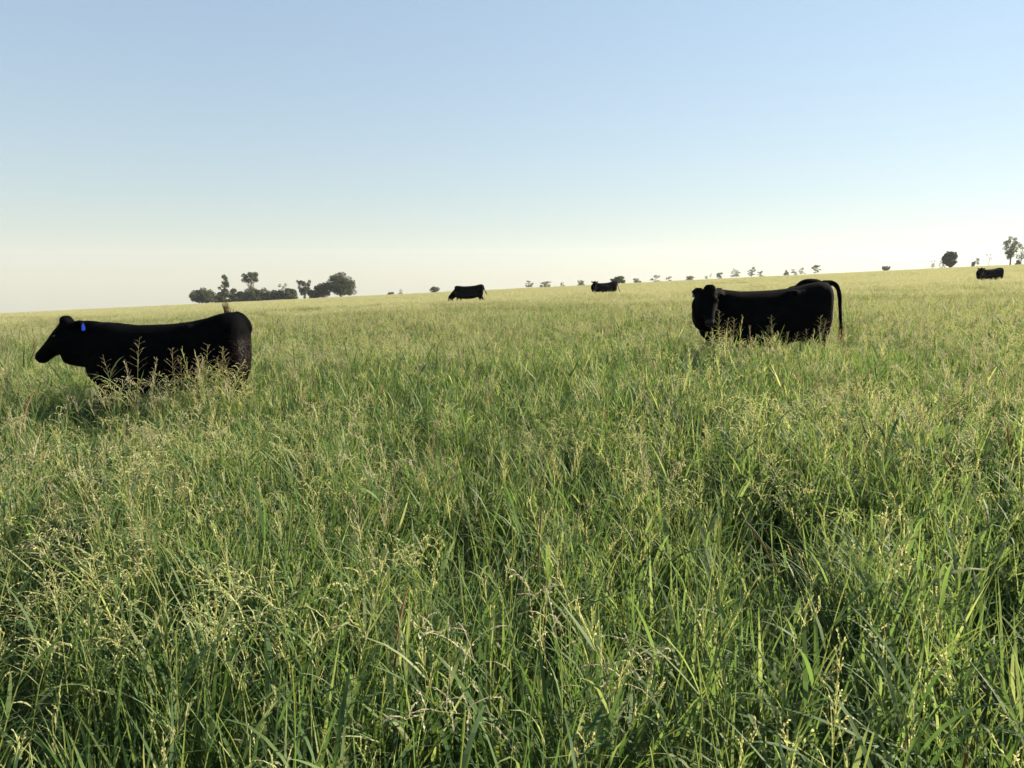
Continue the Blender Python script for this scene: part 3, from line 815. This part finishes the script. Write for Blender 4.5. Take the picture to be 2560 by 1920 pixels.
# ------------------------------------------------------------------ trees
def make_tree(label, x0, x1, top, dist, kind, name='field_tree', crown=None, group='trees along the skyline', seed=0, bark=None, cat='tree', trunk_px=None):
    Q = random.Random(seed * 13 + 5)
    uu = Q.uniform
    W = (x1 - x0) / F_PX * dist
    cx = (trunk_px if trunk_px else (x0 + x1) / 2)
    P = at(cx, top, dist); z0 = gz(P.x, P.y); H = P.z - z0
    off = ((x0 + x1) / 2 - cx) / F_PX * dist
    root = thing(name, label, cat, (P.x, P.y, z0), 0, group)
    cl = []      # leaf clumps: centre, radius xyz
    if kind == 'dome':
        n = max(22, int(W * 5.0))
        for i in range(n):
            a = uu(0, 6.283); r = math.sqrt(uu(0, 1)) * .42 * W; zz = H * (.20 + .66 * uu(0, 1) * math.sqrt(max(.05, 1 - (r / (.5 * W)) ** 2)))
            cl.append((V((off + r * math.cos(a), r * math.sin(a), zz)), W * .12, H * .11))
        dens = 30
    elif kind == 'vase':
        for i in range(90):
            h = uu(.2, .93); a = uu(0, 6.283)
            r = math.sqrt(uu(0, 1)) * .44 * W * min(1, max(.02, h - .17) / .36) * min(1, math.sqrt(max(.03, (.97 - h) / .38)))
            cl.append((V((off + r * math.cos(a), r * math.sin(a), H * h)), W * .10, H * .09))
        dens = 34
    elif kind == 'bushy':
        n = max(18, int(W * 5))
        for i in range(n):
            a = uu(0, 6.283); r = math.sqrt(uu(0, 1)) * .40 * W; zz = H * (.10 + .78 * uu(0, 1) * math.sqrt(max(.1, 1 - (r / (.5 * W)) ** 2)))
            cl.append((V((off + r * math.cos(a), r * math.sin(a), zz)), W * .16, H * .13))
        dens = 34
    elif kind == 'umbrella':
        n = 24
        for i in range(n):
            a = uu(0, 6.283); r = math.sqrt(uu(0, 1)) * .38 * W; zz = H * uu(.68, .93)
            cl.append((V((off + r * math.cos(a), r * math.sin(a), zz)), W * .12, H * .06))
        dens = 26
    elif kind == 'tall':
        n = 26
        for i in range(n):
            t = uu(.22, .95); r = (.30 + .18 * math.sin(t * 3.1)) * W * uu(.2, 1); a = uu(0, 6.283)
            cl.append((V((off + r * math.cos(a), r * math.sin(a), H * t)), W * .13, H * .055))
        dens = 22
    elif kind == 'open':
        for i in range(38):
            a = uu(0, 6.283); r = math.sqrt(uu(0, 1)) * .44 * W
            cl.append((V((off + r * math.cos(a), r * math.sin(a), H * uu(.12, .92))), W * .10, H * .07))
        dens = 22
    elif kind == 'sparse':
        n = max(11, int(W * 2.2))
        for i in range(n):
            a = uu(0, 6.283); r = math.sqrt(uu(0, 1)) * .40 * W; zz = H * uu(.14, .92)
            cl.append((V((off + r * math.cos(a), r * math.sin(a), zz)), W * .13, H * .08))
        dens = 16
    else:   # bare
        n = 7
        for i in range(n):
            a = uu(0, 6.283); r = uu(.15, .45) * W
            cl.append((V((off + r * math.cos(a), r * math.sin(a), H * uu(.5, .97))), W * .06, H * .04))
        dens = 5
    tb = MB()
    tr = max(.10, H * .022) * (1.5 if kind in ('dome', 'bushy', 'vase') else 1)
    if kind == 'bare': tr = max(.08, H * .016)
    hs = H * (.30 if kind in ('dome', 'bushy', 'vase') else .55 if kind != 'bare' else .75)
    tpts = [V((0, 0, -.3)), V((uu(-.1, .1), 0, hs * .35)), V((off * .3 + uu(-.2, .2), uu(-.1, .1), hs * .7)), V((off * .6, 0, hs))]
    tb.tube(tpts, [tr * 1.25, tr, tr * .85, tr * .65], 0, seg=8)
    if kind == 'umbrella' and W > 5:
        t2 = [V((W * .28, 0, -.3)), V((W * .27, 0, hs * .5)), V((W * .2, 0, hs))]
        tb.tube(t2, [tr, tr * .8, tr * .6], 0, seg=8)
    for (c, rx, rz_) in cl:
        k = uu(.35, 1)
        i = 2 if k > .66 else 1
        b = tpts[i].lerp(tpts[min(3, i + 1)], uu(0, 1))
        if b.z > c.z: b = tpts[1].lerp(tpts[2], uu(0, 1))
        mid = b.lerp(c, .5) + V((uu(-.05, .05) * W, uu(-.05, .05) * W, uu(-.02, .04) * H))
        rr = tr * uu(.25, .4)
        tb.tube([b, mid, c, c + (c - mid) * .25], [rr, rr * .7, rr * .4, rr * .15], 0, seg=5)
        for j in range(3):
            e = c + V((uu(-1, 1) * rx, uu(-1, 1) * rx, uu(-.3, 1) * rz_))
            tb.tube([mid.lerp(c, .6), e], [rr * .35, rr * .1], 0, seg=4)
    link('trunk', tb.mesh('trunk', [bark or M_BARK], True), root)
    cb = MB()
    for (c, rx, rz_) in cl:
        ncl = int(dens * max(.7, rx) * uu(.7, 1.3) * 4)
        ncl = min(ncl, 260)
        if dist > 380: ncl = int(ncl * .42)
        for j in range(ncl):
            while True:
                q = V((uu(-1, 1), uu(-1, 1), uu(-1, 1)))
                if q.length < 1: break
            p = c + V((q.x * rx, q.y * rx, q.z * rz_)) * 1.15
            s = uu(.16, .34) * (.6 + dist / 700)
            d = V((uu(-1, 1), uu(-1, 1), uu(-.9, .5))).normalized(); w = d.cross(V((uu(-1, 1), uu(-1, 1), uu(-1, 1)))).normalized()
            cb.quad(p, d * s, w * s * .6, 0)
    link('crown', cb.mesh('crown', [crown or M_CROWN]), root)
    return root

G1 = 'trees of the dark grove on the skyline'
G2 = 'distant trees along the skyline'
C1, C2, C3 = M_CROWN, M_CROWN2, M_CROWN3
TREES = [
 ('low dome shaped dark tree, leftmost of the grove on the skyline', 470, 538, 715, 300, 'dome', C1, G1),
 ('tall slender pale tree between the dome tree and the dark thicket', 545, 572, 687, 310, 'tall', C2, G1),
 ('low dark bush at the foot of the tall slender pale tree', 536, 574, 724, 305, 'bushy', C1, G1),
 ('dark bushy tree under the left trunk of the umbrella tree', 572, 612, 719, 300, 'bushy', C1, G1),
 ('tall umbrella tree with a flat crown standing over the dark thicket', 602, 646, 679, 312, 'umbrella', C1, G1),
 ('dark bushy tree right below the umbrella crown', 606, 650, 712, 296, 'bushy', C1, G1),
 ('lower dark bush in the middle of the thicket', 640, 680, 715, 300, 'bushy', C1, G1),
 ('low dark bush left of the round topped tree in the thicket', 672, 712, 722, 302, 'bushy', C1, G1),
 ('wispy thin tree with a pale crown rising behind the thicket', 694, 720, 698, 340, 'sparse', C3, G1),
 ('round topped dense tree at the right end of the thicket', 708, 744, 713, 300, 'bushy', C1, G1),
 ('open tree with sky showing through its crown, right of the thicket', 742, 778, 699, 305, 'open', C1, G1),
 ('medium dark tree touching the left side of the biggest tree', 784, 826, 702, 300, 'bushy', C1, G1),
 ('biggest and widest tree of the grove, at its right end', 812, 888, 677, 300, 'dome', C1, G1),
 ('small bush beside the gap between grove and biggest tree', 768, 796, 720, 300, 'bushy', C1, G1),
 ('flat low dark bush on the skyline between grove and grazing cow', 968, 987, 728, 420, 'bushy', C1, G2),
 ('very small pale tree on the skyline left of the grazing cow', 995, 1012, 722, 620, 'sparse', C3, G2),
 ('small dark tree on the skyline just left of the grazing cow', 1074, 1100, 714, 400, 'dome', C1, G2),
 ('small upright grey tree, first right of the grazing cow', 1314, 1332, 701, 620, 'tall', C3, G2),
 ('small twin topped umbrella tree midway between the two mid distance cows', 1349, 1378, 703, 560, 'open', C3, G2),
 ('tiny pale tree right of the twin topped umbrella tree', 1399, 1413, 705, 700, 'sparse', C3, G2),
 ('small dark tree just left of the cow under the skyline', 1443, 1462, 700, 520, 'open', C1, G2),
 ('leafy green tree rising behind the tail of the cow under the skyline', 1528, 1566, 688, 300, 'dome', C2, G2),
 ('small flat tree right of the leafy green tree', 1581, 1603, 695, 560, 'open', C3, G2),
 ('small grey tree, third right of the leafy green tree', 1626, 1652, 686, 560, 'sparse', C1, G2),
 ('tiny pale tree left of the near right cow', 1663, 1680, 690, 760, 'sparse', C3, G2),
 ('small dark grey tree above the left ear of the near right cow', 1716, 1735, 685, 560, 'bushy', C3, G2),
 ('tiny faint tree above the poll of the near right cow', 1762, 1772, 687, 800, 'sparse', C3, G2),
 ('narrow dark tree over the shoulders of the near right cow', 1792, 1806, 681, 520, 'open', C1, G2),
 ('two lobed grey tree over the back of the near right cow', 1827, 1855, 671, 560, 'sparse', C1, G2),
 ('pale wispy leaning tree over the back of the near right cow', 1870, 1889, 667, 700, 'tall', C3, G2),
 ('low pale tree right of the wispy leaning tree', 1892, 1912, 677, 740, 'sparse', C3, G2),
 ('small rounded tree left of the pair above the rump', 1960, 1973, 674, 600, 'dome', C3, G2),
 ('left tree of the pair above the rump of the near right cow', 1978, 1997, 671, 600, 'sparse', C1, G2),
 ('right tree of the pair above the rump of the near right cow', 1996, 2014, 668, 600, 'sparse', C1, G2),
 ('taller grey tree above the tail of the near right cow', 2030, 2052, 661, 580, 'tall', C3, G2),
 ('small dark lopsided tree between near right cow and round tree', 2205, 2226, 660, 460, 'dome', C1, G2),
 ('dense round dark tree with a narrow foot near the right edge', 2355, 2400, 629, 250, 'vase', C1, G2),
 ('faint pale tree left of the dense round tree', 2328, 2339, 647, 760, 'sparse', C3, G2),
 ('low straggly bush at the left foot of the dense round tree', 2348, 2366, 650, 420, 'sparse', C3, G2),
 ('tiny dark stunted tree right of the dense round tree', 2430, 2438, 652, 420, 'open', C3, G2),
 ('slim pale tree beside the bare forked tree', 2440, 2449, 645, 700, 'tall', C3, G2),
 ('bare forked tree with upright limbs above the far right cow', 2466, 2482, 634, 420, 'bare', C3, G2),
 ('tall open gum tree at the right edge of the photo', 2513, 2552, 586, 290, 'tall', C2, G2),
 ('pale leaning gum tree cut by the right edge of the photo', 2542, 2572, 600, 320, 'sparse', C3, G2),
 ('small dark bush at the foot of the tall open gum tree', 2540, 2552, 649, 300, 'bushy', C1, G2),
 ('thin dead pole of a tree above the near right cow', 1774, 1780, 681, 560, 'bare', C3, G2),
]
for i, (lab, x0, x1, top, dist, kind, cr, g) in enumerate(TREES):
    nm = 'bush' if 'bush' in lab.split(',')[0] and 'bushy' not in lab else 'field_tree'
    k2 = kind
    if dist >= 500: cr = C3  # farthest crowns take the foliage colour with haze painted in
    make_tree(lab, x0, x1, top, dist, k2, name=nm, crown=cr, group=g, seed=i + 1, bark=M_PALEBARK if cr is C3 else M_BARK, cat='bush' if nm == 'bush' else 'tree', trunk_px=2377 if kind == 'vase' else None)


# ------------------------------------------------------------------ evening haze: one closed box of even air
hm, ht = mat_new('evening_haze')
ho = ht.nodes.new('ShaderNodeOutputMaterial'); hv = ht.nodes.new('ShaderNodeVolumePrincipled')
hv.inputs['Color'].default_value = (0.80, 0.83, 0.88, 1)
hv.inputs['Density'].default_value = 0.00013
hv.inputs['Anisotropy'].default_value = 0.2
ht.links.new(hv.outputs[0], ho.inputs['Volume'])
hb = MB()
zl, zh = -130.0, 100.0
hb.v = [(-1700, -100, zl), (1700, -100, zl), (1700, 2600, zl), (-1700, 2600, zl), (-1700, -100, zh), (1700, -100, zh), (1700, 2600, zh), (-1700, 2600, zh)]
hb.f = [(3, 2, 1, 0), (4, 5, 6, 7), (0, 1, 5, 4), (1, 2, 6, 5), (2, 3, 7, 6), (3, 0, 4, 7)]; hb.m = [0] * 6
hz = link('haze', hb.mesh('haze', [hm]))
hz['kind'] = 'stuff'
print('scene built')
